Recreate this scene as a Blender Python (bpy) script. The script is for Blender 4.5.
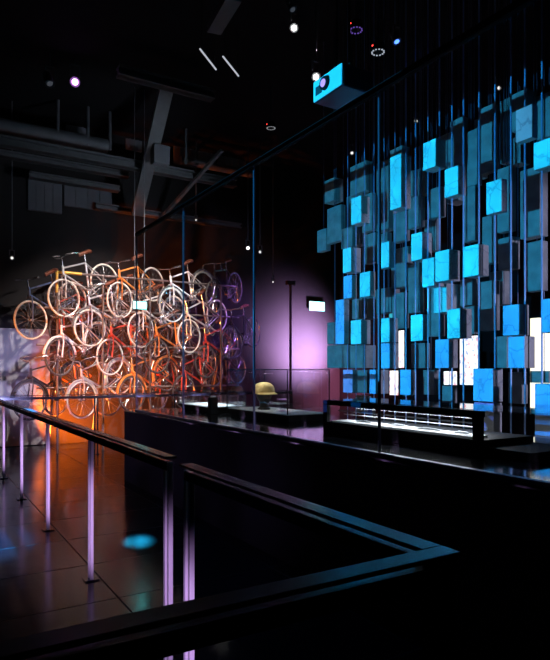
import bpy, bmesh, math, random
from mathutils import Vector, Matrix
random.seed(7)
S = bpy.context.scene
C = S.collection
for o in list(bpy.data.objects):
    bpy.data.objects.remove(o)

# ------------------------------------------------------------------ camera
EYE = 1.54
FOC = 597.0
AX = math.radians(31.4)
FW = Vector((math.sin(AX), math.cos(AX), 0)); RT = Vector((math.cos(AX), -math.sin(AX), 0))
cam = bpy.data.cameras.new('camera'); cam.sensor_fit = 'HORIZONTAL'; cam.sensor_width = 36
cam.lens = 36 * FOC / 550; cam.shift_y = 40 / 550; cam.clip_start = 0.05
co = bpy.data.objects.new('camera', cam); C.objects.link(co)
co.location = (0, 0, EYE); co.rotation_euler = (math.pi / 2, 0, -AX)
S.camera = co
S.view_settings.view_transform = 'Standard'; S.view_settings.look = 'None'
S.view_settings.exposure = 0.0; S.view_settings.gamma = 1.0; S.view_settings.use_curve_mapping = False
try:
    S.cycles.use_denoising = True; S.cycles.max_bounces = 8; S.cycles.transparent_max_bounces = 24
    S.cycles.sample_clamp_indirect = 3.0
except Exception: pass

# ------------------------------------------------------------------ world
W = bpy.data.worlds.new('world'); S.world = W; W.use_nodes = True
W.node_tree.nodes['Background'].inputs[0].default_value = (0.25, 0.35, 0.6, 1)
W.node_tree.nodes['Background'].inputs[1].default_value = 0.002

# pixel of the photograph -> point on a plane of the room
def ray(px, py):
    return FW + RT * ((px - 275) / FOC) + Vector((0, 0, (370 - py) / FOC))
def onX(px, py, X):
    r = ray(px, py); t = X / r.x; return Vector((X, r.y * t, EYE + r.z * t))
def onY(px, py, Y):
    r = ray(px, py); t = Y / r.y; return Vector((r.x * t, Y, EYE + r.z * t))
def onZ(px, py, Z):
    r = ray(px, py); t = (Z - EYE) / r.z; return Vector((r.x * t, r.y * t, Z))

# ------------------------------------------------------------------ lights
def lamp(name, kind, loc, target, power, color, size=0.1, spot=40, blend=0.3, size_y=None):
    l = bpy.data.lights.new(name, kind); l.energy = power; l.color = color
    if kind == 'SPOT':
        l.spot_size = math.radians(spot); l.spot_blend = blend; l.shadow_soft_size = size
    elif kind == 'AREA':
        l.size = size
        if size_y: l.shape = 'RECTANGLE'; l.size_y = size_y
    else: l.shadow_soft_size = size
    o = bpy.data.objects.new(name, l); C.objects.link(o); o.location = loc
    d = Vector(target) - Vector(loc); o.rotation_euler = d.to_track_quat('-Z', 'Y').to_euler()
    return o
YB = 13.0                                   # back wall
def wallp(px, py): return onY(px, py, YB)
# magenta wash on the back wall
p = wallp(303, 348); lamp('magenta_wash', 'SPOT', (p.x + .25, YB - 1.3, p.z - .3), (p.x, YB, p.z), 4800, (.80, .44, .95), .12, 100, 1.0)
p = wallp(330, 390); lamp('pink_wash', 'SPOT', (p.x, YB - 1.6, p.z + .3), (p.x, YB, p.z), 800, (1.0, .25, .50), .12, 90, 1.0)
p = wallp(225, 360); lamp('purple_wash', 'SPOT', (p.x + .6, YB - 3.2, 4.4), (p.x, YB, p.z), 700, (.40, .18, .95), .1, 62, 1.0)
# orange uplight behind the bicycles
p = wallp(95, 400); lamp('orange_flood', 'SPOT', (p.x - 1.1, YB - 1.0, .16), (p.x + .15, YB, .95), 2400, (1.0, .16, .01), .04, 112, .8)
# lavender wash on the wall to the left of the bicycles
p = wallp(15, 372); lamp('lavender_wash', 'SPOT', (p.x - .5, 9.6, .8), (p.x - .15, YB, p.z + .1), 430, (.58, .55, 1.0), .025, 34, .8)
# bicycle keys
p = onY(90, 350, 11.3); lamp('amber_key', 'SPOT', (p.x - 3.6, 8.2, 1.2), p, 1700, (1.0, .24, .03), .12, 38, .7)
p = onY(135, 315, 11.3); lamp('white_key', 'SPOT', (p.x + 1.0, 6.6, 5.9), p, 3300, (1.0, .88, .84), .08, 42, .7)
p = onY(180, 300, 11.3); lamp('blue_patch', 'SPOT', (p.x + .8, 7.0, 5.2), p, 700, (.06, .6, 1.0), .04, 11, .6)
# unseen lamps added for the cyan reflection on the dark floor
p = onZ(139, 541, 0); vd = (FW + RT * ((139 - 275) / FOC)).normalized()
lamp('cyan_reflection_lamp', 'SPOT', p + vd * 5.0 + Vector((0, 0, 3.6)), p, 60000, (.02, .62, 1.0), .05, 2.5, 1.0)
p = onZ(-14, 545, 0); lamp('cyan_reflection_lamp', 'SPOT', p + vd * 4.0 + Vector((0, 0, 3.6)), p, 9000, (.02, .40, 1.0), .05, 10, 1)
# unseen violet spots added near the floor to brighten the barrier posts
for k_, y_ in enumerate((2.58, 2.92, 4.45, 6.05, 7.65, 9.25)):
    lamp('post_fill', 'SPOT', (.50, y_ - 1.35, .22), (1.13, y_, .36 + .03 * k_), (100, 100, 180, 210, 210, 210)[k_], (.70, .42, 1.0), .04, 34, .8)
# faint unseen fill added to brighten the ceiling steel
p = onY(90, 160, 12.6); lamp('ceiling_fill', 'SPOT', (p.x + 1.6, 8.3, 3.9), p, 200, (.74, .84, 1.0), .2, 70, 1.0)
# dim lavender light on the right hand sides of the blocks
lamp('block_side_fill', 'SPOT', (6.0, -3.2, 2.0), (5.7, 5.0, 2.0), 1150, (.62, .58, .86), .15, 27, .4)

# ------------------------------------------------------------------ materials
def mat(name, col, rough=.5, metal=0., spec=.5, noise=0., nscale=8., col2=None, bump=0.):
    m = bpy.data.materials.new(name); m.use_nodes = True
    nt = m.node_tree; b = nt.nodes['Principled BSDF']
    b.inputs['Roughness'].default_value = rough; b.inputs['Metallic'].default_value = metal
    b.inputs['Specular IOR Level'].default_value = spec
    tc = nt.nodes.new('ShaderNodeTexCoord'); n = nt.nodes.new('ShaderNodeTexNoise')
    n.inputs['Scale'].default_value = nscale; n.inputs['Detail'].default_value = 4
    nt.links.new(tc.outputs['Object'], n.inputs['Vector'])
    mx = nt.nodes.new('ShaderNodeMixRGB'); mx.inputs[1].default_value = (*col, 1)
    c2 = col2 or tuple(c * (1 - noise) for c in col); mx.inputs[2].default_value = (*c2, 1)
    nt.links.new(n.outputs['Fac'], mx.inputs[0]); nt.links.new(mx.outputs[0], b.inputs['Base Color'])
    if bump:
        bp = nt.nodes.new('ShaderNodeBump'); bp.inputs['Strength'].default_value = bump
        nt.links.new(n.outputs['Fac'], bp.inputs['Height']); nt.links.new(bp.outputs[0], b.inputs['Normal'])
    return m
def emis(name, col, strength):
    m = bpy.data.materials.new(name); m.use_nodes = True; nt = m.node_tree
    b = nt.nodes['Principled BSDF']; b.inputs['Base Color'].default_value = (.02, .02, .02, 1)
    b.inputs['Emission Color'].default_value = (*col, 1); b.inputs['Emission Strength'].default_value = strength
    return m
def glass(name, tint=(1, 1, 1), refl=1.0):
    m = bpy.data.materials.new(name); m.use_nodes = True; nt = m.node_tree
    nt.nodes.remove(nt.nodes['Principled BSDF']); out = nt.nodes['Material Output']
    t = nt.nodes.new('ShaderNodeBsdfTransparent'); t.inputs[0].default_value = (*tint, 1)
    g = nt.nodes.new('ShaderNodeBsdfGlossy'); g.inputs['Roughness'].default_value = .01
    f = nt.nodes.new('ShaderNodeLayerWeight'); f.inputs[0].default_value = .5
    pw_ = nt.nodes.new('ShaderNodeMath'); pw_.operation = 'POWER'; pw_.inputs[1].default_value = 5
    k = nt.nodes.new('ShaderNodeMath'); k.operation = 'MULTIPLY_ADD'; k.inputs[1].default_value = .9 * refl; k.inputs[2].default_value = .03 * refl
    mx = nt.nodes.new('ShaderNodeMixShader')
    nt.links.new(f.outputs['Facing'], pw_.inputs[0]); nt.links.new(pw_.outputs[0], k.inputs[0]); nt.links.new(k.outputs[0], mx.inputs[0])
    nt.links.new(t.outputs[0], mx.inputs[1]); nt.links.new(g.outputs[0], mx.inputs[2]); nt.links.new(mx.outputs[0], out.inputs[0])
    return m
def floor_mat():
    m = mat('polished_dark_floor', (.006, .011, .022), .16, 0, .13, .5, 3.)
    nt = m.node_tree; b = nt.nodes['Principled BSDF']
    tc = nt.nodes.new('ShaderNodeTexCoord'); br = nt.nodes.new('ShaderNodeTexBrick')
    br.inputs['Scale'].default_value = 1.0; br.inputs['Brick Width'].default_value = 1.2; br.inputs['Row Height'].default_value = .8
    br.inputs['Mortar Size'].default_value = .006; br.offset = 0
    br.inputs['Color1'].default_value = (.09, .09, .09, 1); br.inputs['Color2'].default_value = (.15, .15, .15, 1); br.inputs['Mortar'].default_value = (.6, .6, .6, 1)
    nt.links.new(tc.outputs['Object'], br.inputs['Vector'])
    n = nt.nodes.new('ShaderNodeTexNoise'); n.inputs['Scale'].default_value = 2.5; n.inputs['Detail'].default_value = 6
    nt.links.new(tc.outputs['Object'], n.inputs['Vector'])
    a = nt.nodes.new('ShaderNodeMath'); a.operation = 'MULTIPLY_ADD'; a.inputs[1].default_value = .07
    nt.links.new(n.outputs['Fac'], a.inputs[0]); nt.links.new(br.outputs['Color'], a.inputs[2])
    nt.links.new(a.outputs[0], b.inputs['Roughness'])
    bp = nt.nodes.new('ShaderNodeBump'); bp.inputs['Strength'].default_value = .06; bp.inputs['Distance'].default_value = .05
    nt.links.new(n.outputs['Fac'], bp.inputs['Height']); nt.links.new(bp.outputs[0], b.inputs['Normal'])
    return m
def block_mat():
    m = mat('veined_plaster', (.78, .80, .82), .6, 0, .3)
    nt = m.node_tree; b = nt.nodes['Principled BSDF']
    tc = nt.nodes.new('ShaderNodeTexCoord')
    n = nt.nodes.new('ShaderNodeTexNoise'); n.inputs['Scale'].default_value = 4; n.inputs['Detail'].default_value = 6
    v = nt.nodes.new('ShaderNodeTexVoronoi'); v.feature = 'DISTANCE_TO_EDGE'; v.inputs['Scale'].default_value = 5
    geo = nt.nodes.new('ShaderNodeNewGeometry')
    mixv = nt.nodes.new('ShaderNodeMixRGB'); mixv.inputs[0].default_value = .25
    nt.links.new(geo.outputs['Position'], n.inputs['Vector']); nt.links.new(geo.outputs['Position'], mixv.inputs[1])
    nt.links.new(n.outputs['Color'], mixv.inputs[2]); nt.links.new(mixv.outputs[0], v.inputs['Vector'])
    r = nt.nodes.new('ShaderNodeValToRGB'); r.color_ramp.elements[0].color = (.42, .45, .5, 1); r.color_ramp.elements[1].position = .035
    r.color_ramp.elements[1].color = (.72, .74, .76, 1)
    nt.links.new(v.outputs['Distance'], r.inputs[0])
    mul = nt.nodes.new('ShaderNodeMixRGB'); mul.blend_type = 'MULTIPLY'; mul.inputs[0].default_value = .6
    nt.links.new(r.outputs[0], mul.inputs[1]); nt.links.new(n.outputs['Fac'], mul.inputs[2])
    nt.links.new(mul.outputs[0], b.inputs['Base Color'])
    return m
M = dict(
    floor=floor_mat(),
    wall=mat('dark_painted_wall', (.017, .016, .017), .85, 0, .2, .25, 3.),
    pale=mat('lightened_wall', (.30, .30, .32), .85, 0, .2, .2, 3.),
    black=mat('matt_black_paint', (.012, .013, .016), .75, 0, .2, .3, 5.),
    ceil=mat('black_ceiling', (.010, .010, .012), .9, 0, .1, .3, 5.),
    plat=mat('black_platform_side', (.007, .009, .012), .7, 0, .15, .25, 4.),
    plattop=mat('black_gloss_top', (.010, .012, .016), .08, 0, .9, .3, 6.),
    rail=mat('satin_black_steel', (.04, .045, .07), .24, .75, .6, .2, 30.),
    post=mat('brushed_steel', (.62, .60, .62), .38, .55, .5, .12, 60.),
    steel=mat('grey_steel', (.10, .11, .12), .6, .2, .4, .4, 9.),
    duct=mat('galvanised_duct', (.10, .11, .125), .6, .2, .4, .3, 5.),
    board=mat('grey_wall_board', (.12, .13, .15), .85, 0, .2, .35, 3.),
    glass=glass('clear_glass', (.97, .985, 1.0), 1.0),
    caseglass=glass('case_glass', (.97, .985, .99), 1.0),
    edge=mat('glass_edge_steel', (.14, .16, .26), .35, .5, .5, .2, 20.),
    block=block_mat(),
    block2=mat('shaded_block', (.62, .66, .68), .7, 0, .3, .8, 6.),  # darker block copy, shade outside the beam put into the colour
    rod=mat('pale_acrylic_rod', (.34, .55, 1.0), .35, 0, .6, .1, 20.),
    tyre=mat('cream_tyre', (.70, .66, .58), .6, 0, .4, .2, 12.),
    tyre2=mat('shaded_tyre', (.075, .07, .07), .7, 0, .3, .3, 12.),  # tyre darkened so rear and dim bicycles look less lit
    tyre3=mat('dimmed_tyre', (.05, .045, .045), .6, 0, .3, .3, 12.),  # tyre darkened so the lavender lamp leaves it dim
    chrome=mat('chrome', (.80, .80, .82), .22, .85, .5, .1, 20.),
    saddle=mat('brown_leather', (.20, .06, .03), .5, 0, .4, .4, 15.),
    scaf=mat('yellow_scaffold_tube', (.75, .46, .08), .45, .2, .5, .25, 8.),
    scafg=mat('shaded_scaffold_tube', (.16, .13, .12), .45, .3, .5, .25, 8.),  # shaded stretches of the scaffold, shade put into the colour
    white=mat('white_lit_bed', (.85, .88, .90), .6, 0, .3, .12, 14.),
    lamp=emis('lamp_white', (1, .97, .92), 12), lampv=emis('lamp_violet', (.75, .25, 1), 20), lampb=emis('lamp_blue', (.08, .22, 1), 3),
    red=emis('red_indicator', (1, .05, .04), 3), led=emis('led_dots', (.75, .85, 1), .5),
    exit=emis('exit_glow', (.30, 1.0, .98), 5.0), exitdim=emis('exit_glow_dim', (.05, .62, .75), .8),
    helmet=mat('sand_helmet_cloth', (.80, .62, .28), .8, 0, .2, 0, 26., (.42, .28, .10)),
    skin=mat('black_head_form', (.03, .025, .02), .45, 0, .4, .3, 9.),
    cap=mat('rust_red_reflection', (.50, .16, .10), .6, 0, .4, .3, 20.),
    acr=glass('clear_acrylic', (.90, .90, .96), 1.6),
    projm=mat('shaded_projector_shell', (.07, .10, .16), .28, 0, .4, .1, 10.),  # dark blue of the shaded underside put into the shell colour
    lens=emis('projector_lens', (.40, .30, 1.0), 1.4),
    silver=mat('silver_exhibit', (.6, .62, .65), .3, .7, .5, .2, 20.),
)
FR = [mat('frame_silver', (.62, .62, .64), .3, .5), mat('frame_orange', (.75, .26, .06), .35, .1), mat('frame_white', (.75, .74, .72), .35, 0),
      mat('frame_red', (.50, .06, .04), .35, .1), mat('frame_dark_blue', (.06, .09, .18), .35, .1), mat('frame_black', (.03, .03, .035), .3, .2)]
FRN = ['silver', 'orange', 'white', 'red', 'dark blue', 'black']

# ------------------------------------------------------------------ mesh helpers
class MB:
    def __init__(s): s.bm = bmesh.new()
    def box(s, lo, hi, bev=0, mtx=None):
        lo, hi = Vector(lo), Vector(hi)
        r = bmesh.ops.create_cube(s.bm, size=1); vs = r['verts']
        for v in vs: v.co = Vector(((lo[i] + hi[i]) / 2 + v.co[i] * (hi[i] - lo[i]) for i in range(3)))
        if bev:
            es = list({e for v in vs for e in v.link_edges})
            rr = bmesh.ops.bevel(s.bm, geom=es, offset=bev, segments=1, affect='EDGES'); vs = list({v for f in rr['faces'] for v in f.verts} | {v for v in vs if v.is_valid})
        if mtx:
            for v in vs: v.co = mtx @ v.co
        return s
    def tube(s, a, b, r, n=8, r2=None):
        a, b = Vector(a), Vector(b); d = b - a; L = d.length
        q = d.to_track_quat('Z', 'Y').to_matrix().to_4x4(); m = Matrix.Translation((a + b) / 2) @ q
        bmesh.ops.create_cone(s.bm, cap_ends=True, segments=n, radius1=r, radius2=r if r2 is None else r2, depth=L, matrix=m); return s
    def path(s, pts, r, n=8):
        pts = [Vector(p) for p in pts]; rings = []
        for i, p in enumerate(pts):
            t = (pts[min(i + 1, len(pts) - 1)] - pts[max(i - 1, 0)]).normalized()
            up = Vector((0, 1, 0)) if abs(t.y) < .9 else Vector((0, 0, 1))
            x = t.cross(up).normalized(); y = t.cross(x)
            rings.append([s.bm.verts.new(p + x * r * math.cos(k * 2 * math.pi / n) + y * r * math.sin(k * 2 * math.pi / n)) for k in range(n)])
        for a, b in zip(rings, rings[1:]):
            for k in range(n): s.bm.faces.new((a[k], a[(k + 1) % n], b[(k + 1) % n], b[k]))
        s.bm.faces.new(rings[0][::-1]); s.bm.faces.new(rings[-1]); return s
    def torus(s, c, R, r, n=32, m=6, a0=0, a1=None, squash=1):
        """ring in the XZ plane about c"""
        c = Vector(c); full = a1 is None; a1 = 2 * math.pi if full else a1
        rings = []
        cnt = n if full else n + 1
        for i in range(cnt):
            a = a0 + (a1 - a0) * i / n
            rings.append([s.bm.verts.new(c + Vector(((R + r * math.cos(b)) * math.cos(a), squash * r * math.sin(b), (R + r * math.cos(b)) * math.sin(a))))
                          for b in [k * 2 * math.pi / m for k in range(m)]])
        seq = list(zip(rings, rings[1:])) + ([(rings[-1], rings[0])] if full else [])
        for a, b in seq:
            for k in range(m): s.bm.faces.new((a[k], a[(k + 1) % m], b[(k + 1) % m], b[k]))
        return s
    def lathe(s, prof, c=(0, 0, 0), n=24, axis='Z', sx=1, sy=1):
        c = Vector(c); rings = []
        for r, z in prof:
            ring = []
            for k in range(n):
                a = k * 2 * math.pi / n; x, y = r * math.cos(a) * sx, r * math.sin(a) * sy
                v = Vector((x, y, z)) if axis == 'Z' else Vector((x, z, y)) if axis == 'Y' else Vector((z, x, y))
                ring.append(s.bm.verts.new(c + v))
            rings.append(ring)
        for a, b in zip(rings, rings[1:]):
            for k in range(n): s.bm.faces.new((a[k], a[(k + 1) % n], b[(k + 1) % n], b[k]))
        s.bm.faces.new(rings[0][::-1]); s.bm.faces.new(rings[-1]); return s
    def build(s, name, m, parent=None, smooth=False, loc=None):
        bmesh.ops.recalc_face_normals(s.bm, faces=s.bm.faces)
        me = bpy.data.meshes.new(name); s.bm.to_mesh(me); s.bm.free(); me.materials.append(m)
        if smooth:
            for p in me.polygons: p.use_smooth = True
            try: me.set_sharp_from_angle(angle=math.radians(40))
            except Exception: pass
        o = bpy.data.objects.new(name, me); C.objects.link(o)
        if parent: o.parent = parent
        if loc is not None: o.location = loc
        return o
def tag(o, label, cat, group=None):
    o['label'] = label; o['category'] = cat
    if group: o['group'] = group
    return o
def empty(name, loc=(0, 0, 0), label=None, cat=None, group=None, rz=0):
    o = bpy.data.objects.new(name, None); C.objects.link(o); o.location = loc; o.rotation_euler = (0, 0, rz); o.empty_display_size = .1
    if label: tag(o, label, cat, group)
    return o
def struct(o): o['kind'] = 'structure'; return o
def dup(o, parent=None):
    c = o.copy(); C.objects.link(c)
    if parent: c.parent = parent
    for ch in list(o.children): dup(ch, c)
    return c
ORD = ['first', 'second', 'third', 'fourth', 'fifth', 'sixth', 'seventh', 'eighth', 'ninth', 'tenth', 'eleventh', 'twelfth', 'thirteenth', 'fourteenth']
def place_in(i, n):
    return f'{ORD[i]} from left' if i < (n + 1) // 2 or n < 6 else (f'{ORD[n - 1 - i]} from right' if i < n - 1 else 'rightmost')

# ------------------------------------------------------------------ room shell
CE = 6.7
struct(MB().box((-7, -4, -.2), (10.2, YB + .2, 0)).build('floor', M['floor']))
struct(MB().box((-7, -4, CE), (10.2, YB + .2, CE + .2)).build('ceiling', M['ceil']))
struct(MB().box((-7, YB, 0), (10.2, YB + .2, CE)).build('wall_back', M['wall']))
struct(MB().box((10, -4, 0), (10.2, YB, CE)).build('wall_right', M['black']))
struct(MB().box((-7.2, -4, 0), (-7, YB + .2, CE)).build('wall_left', M['black']))
struct(MB().box((-7, -4.2, 0), (10.2, -4, CE)).build('wall_front', M['black']))
A_ = onY(-40, 326, YB - .03); B_ = onY(50, 330, YB - .03)
bp = MB().box((0, 0, 0), (B_.x - A_.x, .028, A_.z - .02), .004).build('lightened_wall_patch', M['pale'], None, loc=(A_.x, YB - .03, .01))  # paler patch added to the wall to catch the lavender light
tag(bp, 'lighter wall patch added to show the lavender light behind the leftmost bicycles', 'panel')
# display platform
PX, PY, PZ = 2.56, 8.25, .98
plat = struct(MB().box((PX, -3, 0), (4.45, PY, PZ - .02)).build('trim_1', M['plat']))
struct(MB().box((PX - .012, -3, PZ - .02), (4.46, PY + .012, PZ), .004).build('trim_2', M['plattop']))

# ------------------------------------------------------------------ glass screen on the platform edge
GX = PX + .06; GT = 3.36
gs = empty('glass_screen', (GX, 2.98, PZ), 'tall clear glass screen with slim steel joints along the black platform edge', 'glass screen')
ys = [-.28, 1.35, 2.98, 4.65, 6.27, 7.9]
for a, b in zip(ys, ys[1:]):
    MB().box((-.006, a + .012 - 2.98, .0), (.006, b - .012 - 2.98, GT - PZ)).build('pane', M['glass'], gs)
for y in ys[1:]:
    MB().box((-.008, y - 2.98 - .007, 0), (.008, y - 2.98 + .007, GT - PZ)).build('joint', M['edge'], gs)
MB().box((-.02, ys[0] - 2.98, GT - PZ), (.02, ys[-1] - 2.98 + .01, GT - PZ + .04)).build('top_rail', M['black'], gs)
MB().box((-.02, ys[0] - 2.98, -.0), (.02, ys[-1] - 2.98 + .01, .02)).build('base_channel', M['edge'], gs)

# ------------------------------------------------------------------ barriers
RX = 1.106; RH = 1.10
def post(parent, x, y, along):
    g = []
    dx, dy = (0, .026) if along == 'Y' else (.026, 0)
    for s in (-1, 1):
        MB().box((x + s * dx - .012, y + s * dy - .012, 0.008), (x + s * dx + .012, y + s * dy + .012, RH - .03), .002).build('post_bar', M['post'] , parent)
    MB().box((x - .05, y - .05, 0), (x + .05, y + .05, .010)).build('base_plate', M['rail'], parent)
def rail_run(parent, a, b):
    """plate on top and a slimmer bar below with a shadow gap"""
    (x0, y0), (x1, y1) = a, b
    if abs(x1 - x0) < 1e-6:
        MB().box((x0 - .034, y0, RH - .012), (x0 + .034, y1, RH), .003).build('handrail', M['rail'], parent)
        MB().box((x0 - .015, y0 + .02, RH - .075), (x0 + .015, y1 - .02, RH - .03)).build('lower_bar', M['rail'], parent)
    else:
        MB().box((x0, y0 - .032, RH - .012), (x1, y0 + .032, RH), .003).build('handrail', M['rail'], parent)
        MB().box((x0 + .02, y0 - .015, RH - .075), (x1 - .02, y0 + .015, RH - .03)).build('lower_bar', M['rail'], parent)
b1 = empty('barrier', (0, 0, 0), 'long steel barrier of lit double posts running toward the bicycles', 'barrier')
RA = 1.13
rail_run(b1, (RA, 2.87), (RA, 11.0))
for y in (2.905, 4.45, 6.05, 7.65, 9.25, 10.85): post(b1, RA, y, 'Y')
b2 = empty('barrier', (0, 0, 0), 'nearest black barrier turning a corner, blue sheen on its handrail', 'barrier')
NY = 1.03
rail_run(b2, (RX, NY + .032), (RX, 2.62))
rail_run(b2, (-3.2, NY), (RX + .034, NY))
post(b2, RX, 2.58, 'Y')
for x in (-2.7, -1.2): post(b2, x, NY, 'X')
# corner post in dark steel, the shade on its faces put into the colour
for s in (-1, 1):
    MB().box((RX - .015 + s * .022 - .011, NY - .02, 0.008), (RX - .015 + s * .022 + .011, NY + .02, RH - .012), .002).build('post_bar', M['rail'], b2)
MB().box((RX - .05, NY - .05, 0), (RX + .05, NY + .05, .010)).build('base_plate', M['rail'], b2)
b3 = empty('barrier', (0, 0, 0), 'far dark barrier crossing in front of the bicycle rack', 'barrier')
BY = 11.04
rail_run(b3, (RX + .09, BY), (7.2, BY))
for x in (2.9, 4.4, 5.9, 7.15): post(b3, x, BY, 'X')
for o in [o for o in b3.children if o.name.startswith('post')]: o.data.materials[0] = M['rail']

# ------------------------------------------------------------------ hanging blocks
# (left px of bright face, near corner px, right px or None, top px, bottom px at the corner, colour level)
CY = (.0, .58, .98); BL = (.0, .24, .88); BV = (.06, .15, .72)
LIT = [(390,401,411,152.7,207,CY),(351,361,370,195,222,CY),(423,435.5,446,138,166,CY),(411,422,None,231.5,259,CY),
 (444.5,458,466,165,194,CY),(486,501.5,507,178,211,CY),(515.6,532,538,103.5,137,None),(533.5,551,None,137,165,CY),
 (342.7,351,361,247,271.5,CY),(343.5,351.7,356,274.7,297.7,BL),(359.7,370,373,271,296,CY),(379,389,391,241,267,CY),(422,434,None,257,285.5,CY),
 (335.5,344,349,299,344,BL),(350.7,361,370.6,319.5,344,CY),(379.6,389.5,398,317.6,342,CY),(379.6,389.5,398.5,343,368.5,BL),
 (410.6,422.7,427.6,314,340.6,CY),(343,352.4,357,369.7,393,BV),(369.4,375.5,388.8,369.7,394,BL),(400,410.6,415,369.7,395,BL),
 (435,449,460,249,280,CY),(463,478.5,489,243.6,275,CY),(433.6,446.5,463,283,312,CY),(447,461,472,308,338,CY),(435,448.7,458,339,368,BL),
 (502.7,519,529,304,335,BL),(508,524.5,535,336,368,BL),(541.5,558,None,297.5,332,BL),(473,493,503,368.5,402,BL),(474,493.5,502,403,436,BV),
 (534.7,553,None,384,440,BL)]
DIM = [(324.5,334,343,177,200),(350,366,373.5,160,190),(376,389,None,158,228),(327,341,345,204,240),(317,326,330,228,250),(390,402,410,145,200),
 (346,360,None,192,244),(450,463,466,116,177),(478,493.5,497,103,170),(474,479,None,118,176),(511,527,537,88,126),(537,552,None,90,135),
 (437,450,455,132,162),(446,459,470,150,200),(497,511,516,165,230),(510,521,530,135,162),(520,540,548,165,235),(463,475,480,185,240),
 (428,440,446,186,216),(391,407,414,262,286),(376,391,None,287,312),(327,334,None,322,344),(327,335,None,345,368),(335,347,350,345,368),
 (350,363,376,345,368),(411,425,430,343,368),(423,434,439,370,395),(355,367,370,370,393),(495,507,513,336,368),(530,549,None,371,383),
 (460,472,478,278,305),(408,420,424,195,226),(424,436,440,217,250),(393,405,409,210,240),(365,375,379,232,262),(498,512,520,236,268),
 (341,352,356,226,246),(362,372,377,192,230),(377,387,391,232,262),(396,408,412,246,290),(408,419,424,262,312),(352,362,367,298,318),(366,377,381,290,318),(392,404,409,292,328),
 (428,440,445,282,336),(416,426,430,166,194),(404,413,418,170,196),(466,477,482,128,184),(500,512,517,96,160),(480,494,500,280,330),(482,495,501,214,262),(462,474,479,306,334),
 (490,503,510,270,304),(526,541,548,240,290),(398,408,412,370,396),(355,366,370,396,412),(508,522,528,372,404),(442,452,456,386,412)]
RODS = [347.6, 356, 364.5, 374, 384, 395, 406, 415.5, 428, 439.5, 452, 463.5, 479, 495, 511, 525, 542]
placed = []
def solid(b, X, dflt):
    xl, xc, xr, yt, yb = b[:5]
    c = onX(xc, yt, X); Yl = onX(xl, yt, X).y; zb = onX(xc, yb, X).z
    dep = dflt
    if xr:
        dep = min(max(onY(xr, yt, c.y).x - X, .09), .26)
    return (X, c.y, zb), (X + dep, Yl, c.z)
def fit(b, Xs, dflt=.16):
    for X in Xs:
        lo, hi = solid(b, X, dflt)
        if all(any(lo[i] >= h[i] - .002 or hi[i] <= l[i] + .002 for i in range(3)) for l, h in placed): break
    placed.append((lo, hi)); return Vector(lo), Vector(hi)
def tier(yc):
    for k, lim in enumerate((150, 200, 262, 300, 333, 362, 410, 999)):
        if yc < lim: return k
lit_s = [(b,) + fit(b, (5.0, 5.04, 5.3, 5.55)) for b in LIT]
dim_s = [(b,) + fit(b, (5.5, 5.8, 6.1, 6.4, 6.7)) for b in DIM]
def make_block(lo, hi, m, label, group, hang=False, cat='hanging block'):
    c = Vector(((lo.x + hi.x) / 2, (lo.y + hi.y) / 2, lo.z))
    o = MB().box(lo - c, hi - c, .004).build('hanging_block', m, None, loc=c)
    if m is M['block2'] or hang:
        MB().tube((0, 0, hi.z - lo.z), (0, 0, CE - lo.z), .004, 6).build('hanger', M['edge'], o, True)
    return tag(o, label, cat, group)
TN = ['topmost', 'second', 'third', 'fourth', 'fifth', 'sixth', 'seventh', 'lowest']
for lst, mname, word, grp in ((lit_s, 'block', 'cyan-lit', 'projection-lit hanging blocks'), (dim_s, 'block2', 'dim grey', 'unlit hanging blocks')):
    rows = {}
    for e in lst: rows.setdefault(tier((e[0][3] + e[0][4]) / 2), []).append(e)
    for k, row in sorted(rows.items()):
        row.sort(key=lambda e: e[0][1])
        for i, (b, lo, hi) in enumerate(row):
            w = word
            if word == 'cyan-lit' and b[5] is BL: w = 'blue-lit'
            if word == 'cyan-lit' and b[5] is BV: w = 'violet-blue lit'
            if word == 'cyan-lit' and b[5] is None: w = 'half-lit grey'
            tall = 'tall ' if (hi.z - lo.z) > .62 else ''
            if word == 'cyan-lit': lab = f'{tall}{w} block on a rod, {place_in(i, len(row))} in the {TN[k]} tier of bright blocks'
            else: lab = f'{tall}{w} block behind, {place_in(i, len(row))} in the {TN[k]} tier of dim blocks'
            make_block(lo, hi, M[mname], lab, grp, word == 'cyan-lit' and (lo.x > 5.05 or not any(abs(onX(px, 250, 5.08).y - (lo.y + hi.y) / 2) < (hi.y - lo.y) / 2 for px in RODS)))
# rods the blocks are strung on
for i, px in enumerate(RODS):
    q = onX(px, 250, 5.08)
    o = MB().tube((0, 0, 0), (0, 0, CE), .009 if px > 430 else .0075 if px > 400 else .0055, 8).build('hanging_rod', M['rod'], None, True, loc=(q.x, q.y, 0))
    side = f'{ORD[i]} from the left' if i < 9 else (f'{ORD[len(RODS) - 1 - i]} from the right' if i < len(RODS) - 1 else 'rightmost of all')
    tag(o, f'thin pale vertical rod carrying the hanging blocks, {side}', 'rod', 'vertical rods of the block wall')

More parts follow.
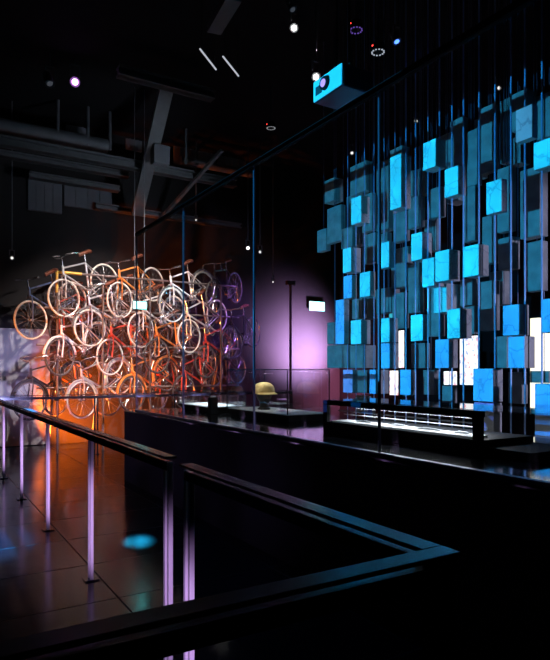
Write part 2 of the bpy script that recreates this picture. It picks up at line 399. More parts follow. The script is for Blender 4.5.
# ------------------------------------------------------------------ ceiling projector (its twin lights the blocks)
q = onX(313, 103.6, 3.2); q2 = onX(342, 86, 3.2)
pw = q2.y - q.y
ph = .20; pdp = .36
pj = empty('projector', (3.2, (q.y + q2.y) / 2, q.z), 'dark projector hung from the black ceiling, its front glowing cyan', 'projector')
hw = abs(pw) / 2
MB().box((0.01, -hw, 0), (pdp, hw, ph), .012).build('housing', M['projm'], pj)
MB().box((0, -hw + .004, .006), (.012, hw - .004, ph - .006), .004).build('front_panel', M['white'], pj)
lz = MB().lathe([(.05, -.03), (.058, -.03), (.058, .01), (.05, .01)], (0, .02, ph * .52), 20, 'X').build('lens_ring', M['black'], pj)
MB().lathe([(.001, -.042), (.034, -.036), (.04, -.02), (.04, .0)], (0, .02, ph * .52), 20, 'X').build('lens', M['lens'], lz)
for s in (-1, 1):
    MB().tube((.18, s * .1, ph - .01), (.18, s * .05, CE - q.z), .012).build('mount_pole', M['steel'], pj)
MB().box((-.002, hw * .35, .05), (.004, hw * .8, .13)).build('vent', M['steel'], pj)

# the twin projector's patterned beam: a textured spot lamp throwing a rectangle of light on each block
PP = Vector((-1.6, 5.1, 1.9))
pl = bpy.data.lights.new('block_projection', 'SPOT'); pl.energy = 3700; pl.spot_size = math.radians(110); pl.spot_blend = 0; pl.shadow_soft_size = 0
po = bpy.data.objects.new('block_projection', pl); C.objects.link(po); po.location = PP
po.rotation_euler = Vector((1, 0, 0)).to_track_quat('-Z', 'Y').to_euler()
bpy.context.view_layer.update()
pm = po.matrix_world.to_3x3().inverted()
def uv(P):
    d = pm @ (Vector(P) - PP); return d.x / -d.z, d.y / -d.z
pl.use_nodes = True; nt = pl.node_tree; em = nt.nodes['Emission']
tc = nt.nodes.new('ShaderNodeTexCoord'); sp = nt.nodes.new('ShaderNodeSeparateXYZ'); nt.links.new(tc.outputs['Normal'], sp.inputs[0])
def math_(op, a, b, c=None):
    n = nt.nodes.new('ShaderNodeMath'); n.operation = op
    for i, v in enumerate((a, b, c)):
        if v is None: continue
        if isinstance(v, (int, float)): n.inputs[i].default_value = v
        else: nt.links.new(v, n.inputs[i])
    return n.outputs[0]
nz = math_('MULTIPLY', sp.outputs['Z'], -1.0)
U = math_('DIVIDE', sp.outputs['X'], nz); V = math_('DIVIDE', sp.outputs['Y'], nz)
acc = None
def add_rect(c0, c1, col, shrink=.985):
    global acc
    (u0, v0), (u1, v1) = uv(c0), uv(c1)
    m = math_('MULTIPLY', math_('COMPARE', U, (u0 + u1) / 2, abs(u1 - u0) / 2 * shrink), math_('COMPARE', V, (v0 + v1) / 2, abs(v1 - v0) / 2 * shrink))
    n = nt.nodes.new('ShaderNodeVectorMath'); n.operation = 'MULTIPLY_ADD'
    nt.links.new(m, n.inputs[0]); n.inputs[1].default_value = col
    if acc is not None: nt.links.new(acc, n.inputs[2])
    else: n.inputs[2].default_value = (0, 0, 0)
    acc = n.outputs[0]
add_rect((5.0, 1.4, 1.22), (5.0, 8.2, 4.13), (.014, .19, .33), 1)
add_rect((5.0, 1.4, 4.25), (5.0, 8.2, 4.42), (.014, .19, .33), 1)
for b, lo, hi in lit_s:
    col = b[5] or (.05, .16, .30)
    j = random.uniform(.85, 1.1)
    add_rect((lo.x, lo.y, lo.z), (lo.x, hi.y, hi.z), tuple(c * j for c in col))
pc = pj.location
add_rect((3.2, pc.y - hw, pc.z), (3.2, pc.y + hw, pc.z + ph), (.006, .30, .55), 1)
nt.links.new(acc, em.inputs['Color'])

# ------------------------------------------------------------------ low display case (black frame, lit bed)
cx0, cx1, cy0, cy1 = 3.16, 3.72, 2.62, 4.35
CZ = PZ
c1 = empty('display_case', (cx0, cy0, CZ), 'low black-framed glass display case with a bright white bed, in front of the blocks', 'display case')
L = lambda x0, y0, z0, x1, y1, z1: ((x0 - cx0, y0 - cy0, z0), (x1 - cx0, y1 - cy0, z1))
H1 = .29
MB().box(*L(cx0, cy0, 0, cx1, cy1, .10), .004).build('base', M['black'], c1)
MB().box(*L(cx0 + .03, cy0 + .10, .10, cx0 + .20, cy1 - .10, .115)).build('lit_bed', M['white'], c1)
fr = MB()
fr.box(*L(cx0, cy0 + .0, H1 - .04, cx0 + .05, cy1, H1)); fr.box(*L(cx1 - .04, cy0, H1 - .03, cx1, cy1, H1))
fr.box(*L(cx0 + .05, cy1 - .05, H1 - .03, cx1 - .04, cy1, H1))
fr.build('top_frame', M['black'], c1)
for (x, y) in ((cx0, cy0 + .0), (cx0, cy1 - .06), (cx1 - .04, cy1 - .06)):
    MB().box(*L(x, y, .10, x + .04, y + .06, H1 - .03)).build('corner_post', M['black'], c1)
MB().box(*L(cx0 + .012, cy0 + .06, .10, cx0 + .018, cy1 - .06, H1 - .05)).build('glass_side', M['caseglass'], c1)
MB().box(*L(cx0 + .05, cy0 - .35, .0, cx1, cy0 - .342, H1)).build('glass_side', M['caseglass'], c1)
MB().box(*L(cx0 + .05, cy0 - .35, H1, cx1, cy1 - .05, H1 + .008)).build('glass_lid', M['caseglass'], c1)
MB().box(*L(cx0 + .05, cy0 - .34, 0, cx1, cy0, .055)).build('base', M['black'], c1)
MB().box(*L(cx1 - .02, cy0 - .36, 0, cx1 + .02, cy0 - .33, H1)).build('corner_post', M['black'], c1)
MB().tube((.10, .06, .20), (.10, cy1 - cy0 - .1, .20), .006).build('light_bar', M['steel'], c1)
MB().tube((.16, .06, .165), (.16, cy1 - cy0 - .1, .165), .004).build('light_bar', M['silver'], c1)
lamp('case_light', 'AREA', (cx0 + .3, (cy0 + cy1) / 2, CZ + .26), (cx0 + .3, (cy0 + cy1) / 2, CZ), 15, (.95, .97, 1), .2, size_y=1.3)
ex = [(3.30, 3.95, .10), (3.32, 3.55, .09), (3.30, 3.2, .12), (3.31, 2.9, .06)]
exl = ['small silver tool lying at the far end of the low case bed', 'flat silver blade second on the low case bed', 'long silver bar lying on the low case bed', 'short silver piece nearest the black post of the low case']
for (x, y, w), lb in zip(ex, exl):
    o = MB().box((-.012, -w, 0), (.012, w, .007), .002).tube((0, -w * .8, .008), (0, w * .5, .012), .004).build('silver_exhibit', M['silver'], None, loc=(x, y, CZ + .1155))
    tag(o, lb, 'exhibit', 'silver exhibits in the low case')

# ------------------------------------------------------------------ helmet case and tray case behind
def tray_case(label, x0, x1, y0, y1, h, tall):
    t = empty('display_case', (x0, y0, PZ), label, 'display case')
    w, d = x1 - x0, y1 - y0
    MB().box((.04, .04, 0), (w - .04, d - .04, .055), .004).build('base', M['black'], t)
    MB().box((0, 0, .055), (w, d, .075), .004).build('tray', M['black'], t)
    MB().box((.015, .015, .075), (w - .015, d - .015, .083)).build('lit_bed', M['white'], t)
    for a, b in (((0, 0, .075), (.005, d, h)), ((w - .005, 0, .075), (w, d, h)), ((.005, 0, .075), (w - .005, .005, h)), ((.005, d - .005, .075), (w - .005, d, h))):
        MB().box(a, b).build('glass_side', M['caseglass'], t)
    MB().box((0, 0, h), (w, d, h + .006)).build('glass_lid', M['caseglass'], t)
    e = .008
    for a in ((0, 0), (w - e, 0), (0, d - e), (w - e, d - e)):
        MB().box((a[0] - .001, a[1] - .001, .083), (a[0] + e, a[1] + e, h + .008)).build('edge_strip', M['black'], t)
    m = MB(); m.box((-.002, 0, h), (e, d, h + .010)); m.box((w - e, 0, h), (w + .002, d, h + .010)); m.box((0, -.002, h), (w, e, h + .010)); m.box((0, d - e, h), (w, d + .002, h + .010))
    m.build('lid_rim', M['black'], t)
    return t
tray_case('glass case on the platform holding the sand-coloured helmet', 3.42, 3.98, 5.35, 6.78, .56, True)
tray_case('low glass case with a glowing white bed left of the helmet', 3.30, 3.82, 7.0, 8.1, .26, False)
lamp('tray_light', 'AREA', (3.56, 7.55, PZ + .24), (3.56, 7.55, PZ), 5, (.9, .97, 1), .35, size_y=.9)
lamp('helmet_tray_light', 'AREA', (3.52, 6.2, PZ + .53), (3.54, 6.2, PZ), 2.2, (1, .93, .85), .08, size_y=1.0)
lamp('helmet_spot', 'SPOT', (3.0, 5.2, 4.2), (3.62, 6.02, 1.3), 95, (1, .85, .6), .03, 9, .6)
# black marker post between the trays
mp = empty('marker_post', (3.28, 6.89, PZ), 'short black post with a pale cap between the two lit trays', 'post')
MB().box((-.05, -.05, 0), (.05, .05, .215), .004).build('column', M['black'], mp)
MB().box((-.03, -.03, .215), (.03, .03, .232), .004).build('cap', M['white'], mp)
# helmet on a head form: brim toward the right of the picture (-Y)
hp = onX(264, 408, 3.66); hz = PZ + .083
hd = empty('head_form', (3.66, hp.y, hz), 'black head-shaped stand wearing the sand-coloured helmet', 'display stand')
MB().lathe([(.075, 0), (.078, .012), (.055, .03), (.052, .075), (.058, .10), (.075, .125), (.092, .16), (.098, .205), (.09, .25), (.06, .282), (.01, .292)], (0, 0, 0), 24, 'Z', .95, 1.2).build('head', M['skin'], hd, True)
MB().lathe([(.004, -.125), (.018, -.105), (.022, -.08)], (0, 0, .175), 10, 'Y').build('nose', M['skin'], hd, True)
MB().lathe([(.01, -.095), (.035, -.085), (.045, -.05), (.045, 0)], (0, 0, .115), 12, 'Y').build('chin', M['skin'], hd, True)
hm = empty('helmet', (3.66, hp.y + .005, hz + .195), 'sand-coloured mottled cloth helmet with a short brim', 'helmet')
MB().lathe([(.136, -.005), (.142, .0), (.143, .02), (.138, .055), (.122, .09), (.09, .118), (.045, .133), (.004, .136)], (0, 0, 0), 28, 'Z', .92, 1.05).build('shell', M['helmet'], hm, True)
bmn = MB(); N = 14; top = []; bot = []
for rr in (.13, .195):
    row = []
    for k in range(N + 1):
        a = math.radians(-155 + 130 * k / N); s_ = rr if rr < .15 else .15 + .055 * math.sin(math.pi * k / N)
        row.append((s_ * .92 * math.cos(a), s_ * 1.05 * math.sin(a), .018 - (.022 if rr > .15 else 0)))
    top.append([bmn.bm.verts.new(v) for v in row]); bot.append([bmn.bm.verts.new((v[0], v[1], v[2] - .008)) for v in row])
for k in range(N):
    bmn.bm.faces.new((top[0][k], top[0][k + 1], top[1][k + 1], top[1][k])); bmn.bm.faces.new((bot[0][k], bot[1][k], bot[1][k + 1], bot[0][k + 1]))
    bmn.bm.faces.new((top[1][k], top[1][k + 1], bot[1][k + 1], bot[1][k])); bmn.bm.faces.new((top[0][k + 1], top[0][k], bot[0][k], bot[0][k + 1]))
for k in (0, N): bmn.bm.faces.new((top[0][k], top[1][k], bot[1][k], bot[0][k]))
bmn.build('brim', M['helmet'], hm, True)
st = MB().torus((0, 0, 0), .075, .008, 20, 6, math.pi, 2 * math.pi); 
for v in st.bm.verts: v.co = Vector((v.co.y, v.co.x, v.co.z * 1.1))
st.build('chin_strap', M['saddle'], hm, True)
# little clear stand to the right of the helmet, rust dome added for a reddish reflection to its left
ap = onX(283, 408, 3.62)
ac = empty('acrylic_stand', (3.62, ap.y, hz), 'small clear acrylic stand right of the helmet', 'display stand')
MB().box((-.05, -.07, 0), (.05, .07, .012)).build('foot', M['acr'], ac)
MB().box((-.012, -.06, .012), (-.006, .06, .14)).build('upright', M['acr'], ac)
MB().box((-.05, -.07, .14), (.05, .07, .148)).build('shelf', M['acr'], ac)
kp = onX(237, 405, 3.7)
ks = empty('acrylic_stand', (3.7, kp.y, hz), 'clear acrylic stand left of the helmet, added under the rust dome', 'display stand')
MB().tube((0, 0, 0), (0, 0, .012), .06, 16).build('foot', M['acr'], ks); MB().tube((0, 0, .012), (0, 0, .20), .02, 12).build('stem', M['acr'], ks)
o = MB().lathe([(.085, 0), (.082, .02), (.065, .05), (.03, .066), (.004, .07)], (0, 0, 0), 20).build('cap', M['cap'], None, True, loc=(3.7, kp.y, hz + .201))
tag(o, 'small rust-red dome added for a reddish reflection left of the helmet', 'cap')

# ------------------------------------------------------------------ bicycles
def wheel(parent, c, tm):
    w = MB()
    w.torus(c, .318, .008, 32, 5)
    w.lathe([(.004, -.05), (.024, -.045), (.016, -.02), (.016, .02), (.024, .045), (.004, .05)], c, 10, 'Y')
    for k in range(18):
        a = k * 2 * math.pi / 18 + .1; s = 1 if k % 2 else -1
        h = a + (.55 if k % 4 < 2 else -.55)
        w.tube((c[0] + .022 * math.cos(h), s * .03, c[2] + .022 * math.sin(h)), (c[0] + .312 * math.cos(a), 0, c[2] + .312 * math.sin(a)), .0028, 4)
    wo = w.build('wheel', M['chrome'], parent, True)
    MB().torus(c, .338, .0165, 36, 8).build('tyre', tm, wo, True)
    return wo
def make_bike(fm, tm, bar, guards):
    """front along +x, hubs at z = 0, origin at the front hub"""
    r = empty('bicycle')
    F = Vector((0, 0, 0)); R = Vector((-1.04, 0, 0)); BB = Vector((-.60, 0, -.06)); ST = Vector((-.74, 0, .46)); HT = Vector((-.215, 0, .55)); HB = Vector((-.165, 0, .40))
    f = MB(); f.tube(HT, HB, .021); f.tube(HT + Vector((.01, 0, -.04)), ST, .016); f.tube(HB + Vector((0, 0, .02)), BB, .019); f.tube(ST, BB, .017)
    for s in (-1, 1):
        f.tube(ST + Vector((0, s * .02, -.02)), R + Vector((0, s * .06, 0)), .009); f.tube(BB + Vector((0, s * .03, 0)), R + Vector((0, s * .06, 0)), .010)
    f.tube(BB + Vector((0, -.04, 0)), BB + Vector((0, .04, 0)), .026, 10)
    f.build('frame', fm, r, True)
    k = MB()
    for s in (-1, 1): k.path([HB + Vector((.01, s * .05, -.02)), HB + Vector((.05, s * .055, -.16)), Vector((-.03, s * .058, .08)), Vector((0, s * .058, 0))], .012)
    k.tube(HB + Vector((.01, -.06, -.02)), HB + Vector((.01, .06, -.02)), .016)
    k.build('fork', fm, r, True)
    wheel(r, F, tm); wheel(r, R, tm)
    h = MB(); top = HT + Vector((-.03, 0, .12)); h.tube(HT, top, .013)
    if bar == 0:      # swept city bar
        for s in (-1, 1): h.path([top, top + Vector((.06, s * .08, .03)), top + Vector((.04, s * .2, .07)), top + Vector((-.08, s * .28, .06)), top + Vector((-.2, s * .29, .03))], .012)
    elif bar == 1:    # drop bar
        for s in (-1, 1): h.path([top, top + Vector((.04, s * .2, 0)), top + Vector((.13, s * .21, -.01)), top + Vector((.15, s * .215, -.08)), top + Vector((.08, s * .22, -.14)), top + Vector((-.02, s * .22, -.14))], .012)
    else:             # flat bar with grips
        for s in (-1, 1):
            h.path([top, top + Vector((.03, s * .1, .02)), top + Vector((0, s * .3, .03))], .011); h.tube(top + Vector((.005, s * .2, .027)), top + Vector((-.001, s * .31, .03)), .017)
    h.build('handlebar', M['chrome'], r, True)
    sd = MB(); sp_ = ST + Vector((-.04, 0, .16))
    vs = [(-.14, .0, .02, .075), (-.11, 0, .035, .085), (-.04, 0, .03, .06), (.06, 0, .025, .026), (.13, 0, .02, .014)]
    rings = []
    for x, _, z, w in vs:
        rings.append([sd.bm.verts.new(sp_ + Vector((x, w * math.cos(a), z + (.028 if math.sin(a) > 0 else .04) * math.sin(a)))) for a in [i * math.pi / 5 for i in range(10)]])
    for a, b in zip(rings, rings[1:]):
        for i in range(10): sd.bm.faces.new((a[i], a[(i + 1) % 10], b[(i + 1) % 10], b[i]))
    sd.bm.faces.new(rings[0][::-1]); sd.bm.faces.new(rings[-1])
    so = sd.build('saddle', M['saddle'], r, True)
    MB().tube(ST, sp_, .012).build('seat_post', M['chrome'], so, True)
    cr = MB(); cr.torus(BB + Vector((0, .05, 0)), .085, .008, 24, 5)
    for i in range(5):
        a = i * 2 * math.pi / 5; cr.tube(BB + Vector((0, .05, 0)), BB + Vector((.085 * math.cos(a), .05, .085 * math.sin(a))), .006, 5)
    for s in (-1, 1): cr.tube(BB + Vector((0, s * .06, 0)), BB + Vector((s * .14, s * .075, -s * .09)), .009); cr.tube(BB + Vector((0, -.06, 0)), BB + Vector((0, .06, 0)), .012)
    co_ = cr.build('crankset', M['chrome'], r, True)
    for s in (-1, 1):
        q_ = BB + Vector((s * .14, s * .075, -s * .09)); MB().box(q_ + Vector((-.045, -.045 + s * .05, -.012)), q_ + Vector((.045, .045 + s * .05, .012)), .004).build('pedal', M['black'], co_)
    ch = MB()
    for z in (-1, 1): ch.tube(BB + Vector((0, .05, z * .085)), R + Vector((0, .05, z * .035)), .005, 5)
    ch.build('chain', M['steel'], r)
    if guards:
        g = MB(); g.torus(F, .378, .024, 18, 6, math.radians(25), math.radians(190), 1.2); g.torus(R, .378, .024, 18, 6, math.radians(-5), math.radians(165), 1.2)
        g.build('mudguard', fm if guards == 1 else M['chrome'], r, True)
    return r
protos = {}
def bike(px, py, Y, ci, tm, bar, guards, label, yaw=0, pitch=0):
    key = (ci, tm, bar, guards)
    if key not in protos:
        protos[key] = make_bike(FR[ci], M[tm], bar, guards); o = protos[key]
    else: o = dup(protos[key])
    p_ = onY(px, py, Y); o.location = p_
    hx = Vector((-.90, -.43, 0)); yw = math.atan2(hx.y, hx.x) + math.radians(yaw)
    o.rotation_mode = 'XYZ'
    o.rotation_euler = (Matrix.Rotation(yw, 3, 'Z') @ Matrix.Rotation(math.radians(24 + pitch), 3, 'Y')).to_euler()
    tag(o, label, 'bicycle', 'bicycles mounted on the rack')
YF = 11.42
BK = [  # px, py, colour, tyre, bar, guards, yaw, pitch, row
 (64,298,0,'tyre',0,0,0,0,0),(120,300,1,'tyre',2,0,4,0,0),(172,305,2,'tyre',2,2,-3,2,0),(214,297,5,'tyre2',1,0,10,-6,0),
 (31,320,4,'tyre',2,0,3,2,1),(90,328,0,'tyre',0,2,-4,0,1),(141,330,2,'tyre',2,0,0,0,1),(189,336,0,'tyre',2,0,0,4,1),(230,343,5,'tyre2',2,0,6,-8,1),
 (60,357,2,'tyre2',0,1,6,-6,2),(110,357,3,'tyre',2,0,4,-6,2),(157,356,1,'tyre2',0,0,-2,0,2),(206,362,3,'tyre2',1,0,0,0,2),
 (30,401,5,'tyre3',0,1,0,-4,3),(82,400,0,'tyre',0,1,2,0,3),(132,394,1,'tyre2',0,1,0,-3,3),(184,392,3,'tyre2',0,0,0,0,3)]
BK += [(62,330,3,'tyre2',2,0,10,4,4),(84,352,4,'tyre2',0,0,-8,6,4),(133,357,1,'tyre2',2,0,8,4,4),(112,322,5,'tyre2',1,0,-6,6,4),(163,330,4,'tyre2',0,0,6,4,4),(183,362,5,'tyre2',2,0,-4,0,4),
 (56,398,1,'tyre2',2,0,10,0,5),(108,399,4,'tyre2',2,0,-6,4,5),(158,394,3,'tyre2',1,0,6,0,5),(212,388,5,'tyre2',0,0,0,0,5)]
RN = ['top', 'second', 'third', 'bottom']; cnt = {}
tot = {k: sum(1 for b in BK if b[8] == k) for k in range(6)}
for px, py, ci, tm, bar, g, yw, pt, row in BK:
    i = cnt.get(row, 0); cnt[row] = i + 1
    if row > 3:
        bike(px, py, YF + .75, ci, tm, bar, g, f'shadowed {FRN[ci]} framed bicycle, {ORD[i]} from the left in the {"upper" if row == 4 else "lower"} row behind', yw, pt); continue
    bike(px, py, YF, ci, tm, bar, g, f'{FRN[ci]} framed bicycle, {ORD[i]} from the left in the {RN[row]} row of the rack', yw, pt)
# scaffold rack
rk = empty('bicycle_rack', (0, YB - .7, 0), 'scaffold rack of yellow tubes, darkened where shaded, that carries the bicycles', 'bicycle rack')
RYf = YF + .10
a = onY(57, 272, RYf); b_ = onY(236, 286, RYf)
def rl(p): return Vector((p.x, p.y - (YB - .7), p.z))
am = a.lerp(b_, .12)
MB().tube(rl(a), rl(Vector((am.x, RYf, a.z))), .028, 10).tube(rl(a), rl(Vector((a.x, RYf, a.z - .38))), .028, 10).build('yellow_tube', M['scaf'], rk, True)
MB().tube(rl(Vector((am.x, RYf, a.z))), rl(Vector((b_.x, RYf, a.z))), .022, 10).build('top_tube', M['scafg'], rk, True)
for i, (px, y0) in enumerate(((57.5, 272), (103, 300), (150, 300), (221, 300))):
    q = onY(px, 300, RYf)
    MB().tube(rl(Vector((q.x, RYf + (.0 if i else 0), .0))), rl(Vector((q.x, RYf, a.z if i in (0, 1, 2, 3) else 3))), .022, 10).build('upright', M['scafg'], rk, True)
    MB().tube(rl(Vector((q.x, RYf + .9, .0))), rl(Vector((q.x, RYf + .03, 1.9))), .02, 8).build('brace', M['scafg'], rk, True)
for py in (308, 345, 388):
    z = onY(60, py, RYf).z
    MB().tube(rl(Vector((a.x - .35, RYf + .05, z))), rl(Vector((b_.x + .1, RYf + .05, z))), .018, 8).build('cross_tube', M['scafg'], rk, True)

# ------------------------------------------------------------------ exit signs
def exit_sign(x, y, z, w, h, rz, label, mat_, hang=True, wall=False):
    e = empty('exit_sign', (x, y, z), label, 'exit sign', None, rz)
    MB().box((-w / 2, 0, 0), (w / 2, .05, h), .006).build('casing', M['steel'], e)
    MB().box((-w / 2 + .008, -.006, .008), (w / 2 - .008, .0, h - .008)).build('lit_face', mat_, e)
    if hang:
        for s in (-1, 1): MB().tube((s * w * .35, .025, h), (s * w * .35, .025, CE - z), .006).build('hanger', M['steel'], e)
    if wall: MB().box((-.05, .05, h * .3), (.05, wall, h * .7)).build('bracket', M['steel'], e)
    lamp('exit_sign_glow', 'POINT', e.location + Matrix.Rotation(rz, 3, 'Z') @ Vector((0, -.10, h / 2)), (0, 0, 0), 1.6, (.05, .9, .9), .05)
    return e
q = onY(317, 311, YB - .12)
w_ = onY(325, 311, YB - .12).x - onY(309.5, 311, YB - .12).x
exit_sign(q.x, YB - .12, q.z, w_, w_ * .50, 0, 'glowing cyan exit sign on the magenta-lit back wall', M['exit'], False, .12)
q = onY(140, 309.3, 10.6); w_ = onY(147, 309, 10.6).x - onY(133, 309, 10.6).x
exit_sign(q.x, 10.6, q.z, w_, w_ * .56, 0, 'glowing cyan exit sign added for a glass reflection in front of the bicycles', M['exit'])  # solid sign added in place of one mirrored in the glass
q = onX(394.5, 318, 9.9)
exit_sign(9.9, q.y, q.z, .42, .30, -math.pi / 2, 'faint teal exit sign added for a reflection between the hanging blocks', M['exitdim'], False, .1)  # dim sign added in place of a reflected one

# ------------------------------------------------------------------ bright panels on the right wall, seen between the blocks
def poster(name):
    m = bpy.data.materials.new(name); m.use_nodes = True; nt_ = m.node_tree; b = nt_.nodes['Principled BSDF']
    tc_ = nt_.nodes.new('ShaderNodeTexCoord'); v = nt_.nodes.new('ShaderNodeTexVoronoi'); v.inputs['Scale'].default_value = 22
    r = nt_.nodes.new('ShaderNodeValToRGB'); r.color_ramp.interpolation = 'CONSTANT'
    els = r.color_ramp.elements; els[0].color = (1, .98, .94, 1); els[1].position = .62; els[1].color = (.30, .36, .6, 1)
    e = els.new(.72); e.color = (1, .95, .9, 1); e = els.new(.82); e.color = (.85, .35, .38, 1); e = els.new(.90); e.color = (.95, .95, 1, 1)
    sep = nt_.nodes.new('ShaderNodeSeparateXYZ')
    nt_.links.new(tc_.outputs['Object'], v.inputs['Vector']); nt_.links.new(v.outputs['Color'], sep.inputs[0]); nt_.links.new(sep.outputs[0], r.inputs[0])
    nt_.links.new(r.outputs[0], b.inputs['Emission Color']); b.inputs['Emission Strength'].default_value = 1.6
    return m
pmt = poster('backlit_poster'); cream = emis('cream_light_panel', (1, .92, .70), 1.6)
def lightbox(x0, x1, y0, y1, m, label, X=9.9):
    A = onX(x0, y1, X); B = onX(x1, y0, X)
    t = empty('light_box', (X, B.y, A.z), label, 'light box', 'backlit panels behind the blocks')
    w, h = A.y - B.y, B.z - A.z
    MB().box((.0, 0, 0), (.095, w, h), .004).build('casing', M['black'], t)
    MB().box((-.006, .03, .03), (.0, w - .03, h - .03)).build('lit_panel', m, t)
lightbox(459, 479, 334, 386, pmt, 'white backlit poster with red and blue specks behind the middle blocks')
lightbox(529, 552, 315, 410, cream, 'cream glowing light box near the right edge behind the blocks')
lightbox(398, 405, 329, 369, pmt, 'narrow white backlit strip behind the left half of the blocks')
lightbox(389, 400, 369.5, 396, pmt, 'small low backlit panel behind the left half of the blocks')
lightbox(443, 458, 370, 386, pmt, 'small backlit panel low behind the blocks, left of the speckled poster')

# ------------------------------------------------------------------ ceiling steel, ducts, boards
def beam_px(name, p0, p1, Y, th, label, cat, m, round_=False, end_z=None, grp='ceiling beams over the bicycles'):
    a = onY(*p0, Y); b = onY(*p1, Y); b.z = a.z
    h = th / FOC * Y * 1.1
    o = MB()
    if round_: o.tube((0, 0, 0), b - a, h / 2, 16)
    else:
        o.box((0, -.10, -h / 2), ((b - a).x, .10, -h / 2 + h * .22)); o.box((0, -.10, h / 2 - h * .22), ((b - a).x, .10, h / 2)); o.box((0, -.03, -h / 2), ((b - a).x, .03, h / 2))
    ob = o.build(name, m, None, round_, loc=a); tag(ob, label, cat, grp)
    return a, b
beam_px('duct', (-20, 122), (107, 151), 12.0, 13, 'thick grey round duct above the left bicycles', 'duct', M['duct'], True, grp=None)
beam_px('ceiling_beam', (-20, 137), (235, 184), 11.6, 8, 'long grey ceiling beam directly under the thick duct', 'beam', M['steel'])
beam_px('ceiling_beam', (-20, 150), (128, 180), 12.3, 5, 'thin ceiling beam below the long beam at far left', 'beam', M['steel'])
beam_px('ceiling_beam', (29, 175), (119, 191), 12.5, 5, 'short low ceiling beam nearest above the bicycles', 'beam', M['steel'])
beam_px('ceiling_beam', (118, 71), (213, 96), 9.5, 9, 'high near ceiling beam crossing the top of the slanted brace', 'beam', M['steel'])
beam_px('ceiling_beam', (172, 117), (250, 135), 12.4, 4, 'thin ceiling beam over the grey wall boards', 'beam', M['steel'])
beam_px('pipe', (180, 160), (252, 177), 12.2, 8, 'grey round pipe running right of the slanted brace', 'pipe', M['duct'], True, grp=None)
beam_px('ceiling_beam', (95, 206), (240, 228), 12.85, 5, 'faint lowest ceiling beam crossing behind the brace foot', 'beam', M['steel'])
def strip(name, p0, p1, w, t, label, cat, m):
    a, b = Vector(p0), Vector(p1); d = b - a; x = d.normalized(); s = x.cross(Vector((0, 0, 1))).normalized(); n = s.cross(x)
    mt = Matrix((s, n, x)).transposed().to_4x4()
    o = MB().box((-w / 2, -t / 2, 0), (w / 2, t / 2, d.length), 0, mt).build(name, m, None, loc=a); tag(o, label, cat); return o
strip('brace', onY(168, 82, 9.9), onY(137, 214, 12.3), .24, .10, 'wide slanted grey steel brace under the ceiling beams', 'brace', M['steel'])
strip('brace', onY(234, -4, 6.6), onY(214, 30, 7.6), .2, .1, 'short slanted steel brace at the top of the picture', 'brace', M['steel'])
strip('brace', onY(222, 150, 10.6), onY(156, 224, 12.93), .07, .06, 'thin slanted strut right of the wide brace', 'brace', M['steel'])
a = onY(154, 162, 10.8); b_ = onY(170, 146, 10.8)
jb = empty('junction_box', (a.x, 10.8, a.z), 'grey junction box hanging beside the wide slanted brace', 'junction box')
MB().box((0, 0, 0), (b_.x - a.x, .2, b_.z - a.z), .01).build('box', M['duct'], jb)
MB().tube((.10, .1, b_.z - a.z), (.10, .1, CE - a.z), .014).build('conduit', M['duct'], jb)
# wall boards high on the back wall
bw = [((174, 124), (196, 168)), ((198, 128), (216, 166)), ((218, 131), (246, 176)), ((66, 124), (88, 140)), ((28, 178), (62, 214)), ((64, 182), (112, 212)), ((126, 138), (142, 152))]
bl = ['grey wall board just right of the wide slanted brace', 'middle grey wall board of the three right of the brace', 'right-hand grey wall board of the three right of the brace',
      'small grey board showing above the thick duct', 'left grey board under the short low beam', 'wide grey board under the short low beam', 'small grey board left of the wide slanted brace']
for (p0, p1), lb in zip(bw, bl):
    A = onY(*p0, YB - .06); B = onY(*p1, YB - .06)
    o = MB().box((0, 0, 0), (B.x - A.x, .05, A.z - B.z), .006)
    for k in range(1, 4): o.box(((B.x - A.x) * k / 4 - .015, -.02, 0), ((B.x - A.x) * k / 4 + .015, 0, A.z - B.z))
    tag(o.build('wall_board', M['board'], None, loc=(A.x, YB - .06, B.z)), lb, 'board', 'grey boards high on the back wall')
for i, (px, y0, y1, lb) in enumerate(((88, 60, 146, 'left of the duct end'), (110, 78, 150, 'at the duct end'), (186, 95, 165, 'right of the wide brace'), (58, 92, 132, 'over the thick duct'))):
    A = onY(px, y1, 11.9)
    tag(MB().tube((0, 0, 0), (0, 0, CE - A.z), .03, 8).build('drop_pipe', M['duct'], None, True, loc=A), f'thin vertical drop pipe {lb}', 'pipe', 'vertical drop pipes')

# ------------------------------------------------------------------ ceiling lamps
def spot_fixture(px, py, Y, size, lm, label, aim=(0, -.5, -1)):
    P = onY(px, py, Y); d = Vector(aim).normalized()
    t = empty('spotlight', P, label, 'spotlight')
    q_ = d.to_track_quat('-Z', 'Y').to_matrix().to_4x4(); k = size
    b = MB().lathe([(.03 * k, .24 * k), (.07 * k, .22 * k), (.075 * k, .05 * k), (.09 * k, .0), (.085 * k, 0), (.07 * k, .04 * k)], (0, 0, 0), 16).build('can', M['steel'], t, True); b.matrix_local = q_
    l = MB().lathe([(.001, .012 * k), (.05 * k, .012 * k), (.05 * k, .004 * k), (.001, .002 * k)], (0, 0, 0), 16).build('lens', lm, t, True); l.matrix_local = q_
    y = MB()
    for s in (-1, 1): y.box((s * .085 * k - .008, -.015, .1 * k), (s * .085 * k + .008, .015, .30 * k))
    y.box((-.085 * k - .008, -.015, .29 * k), (.085 * k + .008, .015, .31 * k)); y.tube((0, 0, .30 * k), (0, 0, max(CE - P.z, .32 * k)), .012)
    y.build('yoke', M['steel'], t)
dimw = emis('lamp_dim_white', (1, .95, .88), 1.2); off = emis('lamp_off_glow', (.3, .35, .45), .12)  # unlit lenses carry a faint glow of their own
cv = lambda px, py, Y: (Vector((0, 0, EYE)) - onY(px, py, Y))
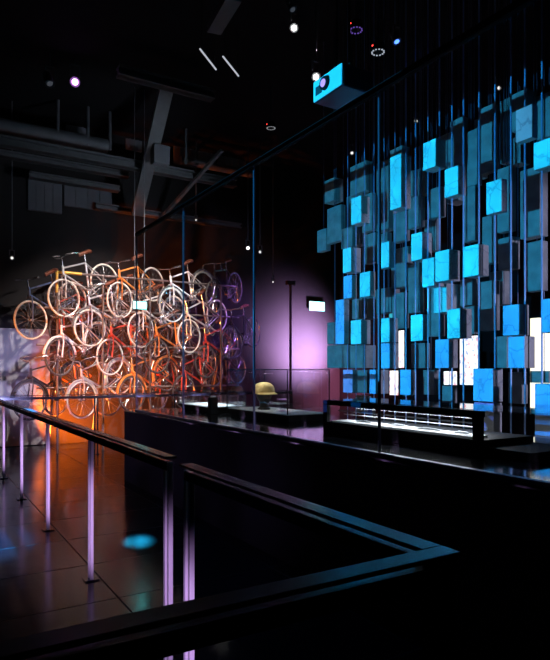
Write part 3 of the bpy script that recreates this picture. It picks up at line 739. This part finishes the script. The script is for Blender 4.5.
SP = [(75, 82, 10.2, .95, M['lampv'], 'violet glowing spotlight at upper left'), (50, 84, 10.2, .95, off, 'unlit spotlight left of the violet one'),
 (294, 28, 6.2, .62, M['lamp'], 'bright white spotlight high at top centre'), (293, 10, 5.8, .6, off, 'unlit spotlight directly above the bright white one'),
 (397, 42, 5.2, .6, M['lampb'], 'blue glowing spotlight above the hanging blocks'), (316, 77, 6.6, .7, M['lamp'], 'white spotlight just behind the projector'),
 (248, 248, 11.5, .55, M['lamp'], 'small bright lamp beside the glass joint, right of the bicycles'), (260, 252, 11.5, .5, dimw, 'small lamp just right of the bright one by the glass joint'),
 (352, 153, 7.2, .42, dimw, 'small lamp over the left hanging blocks'), (416, 121, 6.2, .40, dimw, 'small lamp over the middle hanging blocks'), (499, 88, 4.8, .36, dimw, 'small lamp over the right hanging blocks'),
 (130, 10, 8.6, .6, dimw, 'faint spotlight at the top left centre'), (12, 258, 12.4, .5, dimw, 'small lamp at the left edge above the bicycles'), (196, 220, 12.2, .35, dimw, 'tiny lamp above the right-hand bicycles'),
 (273, 282, 12.6, .35, dimw, 'tiny lamp at the top of the magenta wash'), (367, 90, 5.6, .6, off, 'unlit spotlight right of the projector')]
for px, py, Y, k, lm, lb in SP:
    a_ = cv(px, py, Y) if lm in (M['lampv'], M['lamp'], dimw) else Vector((.2, -.5, -1)) 
    if lm is M['lampb']: a_ = Vector((.1, -.35, -.8))
    spot_fixture(px, py, Y, k, lm, lb, a_)
def ring(px, py, Y, R, m, label, red=False):
    P = onY(px, py, Y); t = empty('ring_led_fixture', P, label, 'ceiling fixture')  # round fixture with an LED ring
    MB().lathe([(R, 0), (R * 1.05, .02), (R * .8, .09), (.03, .12)], (0, 0, 0), 24).build('body', M['black'], t, True)
    d = MB()
    for k in range(12):
        a = k * math.pi / 6; d.lathe([(.001, -.006), (R * .11, -.004), (R * .11, .004)], (R * .8 * math.cos(a), R * .8 * math.sin(a), -.004), 8)
    d.build('led_ring', m, t)
    MB().tube((0, 0, .11), (0, 0, CE - P.z), .012).build('stem', M['steel'], t)
    if red: MB().lathe([(.001, -.012), (.012, -.006), (.012, .006)], (R * .2 - R * 1.1, 0, .05), 8).build('indicator', M['red'], t)
ring(378, 52, 5.2, .085, M['led'], 'round fixture with a ring of white dots right of the projector', True)
ring(356, 30, 5.4, .085, emis('led_violet', (.3, .15, .9), .35), 'round fixture with a faint violet ring above the projector', True)
ring(271, 128, 9.2, .09, emis('led_grey', (.7, .75, .8), .35), 'round fixture with a dim ring left of the projector', True)
for (p0, p1, lb) in (((200, 49), (216, 69.5), 'left of the two thin white tube lights on the ceiling'), ((223, 56.5), (238.5, 76), 'right of the two thin white tube lights on the ceiling')):
    A = onY(*p0, 7.6); B = onZ(*p1, A.z)
    t = empty('tube_light', A, lb, 'tube light', 'thin tube lights on the ceiling')
    MB().tube((0, 0, 0), B - A, .012, 8).build('tube', emis('tube_white', (.85, .9, 1), .55), t, True)
    d = B - A
    for f in (.1, .9): MB().tube(d * f, d * f + Vector((0, 0, CE - A.z)), .005).build('hanger', M['black'], t)
# thin dark pole in front of the magenta wash
q = onY(290.5, 285, 12.2)
fp = empty('lamp_pole', (q.x, 12.2, 0), 'thin dark pole standing before the magenta-lit wall', 'pole')
MB().tube((0, 0, .02), (0, 0, q.z), .032, 10).build('shaft', M['black'], fp, True)
MB().tube((0, 0, 0), (0, 0, .03), .16, 16).build('foot', M['black'], fp, True)
MB().box((-.12, -.05, q.z), (.12, .05, q.z + .10), .01).build('head', M['black'], fp)
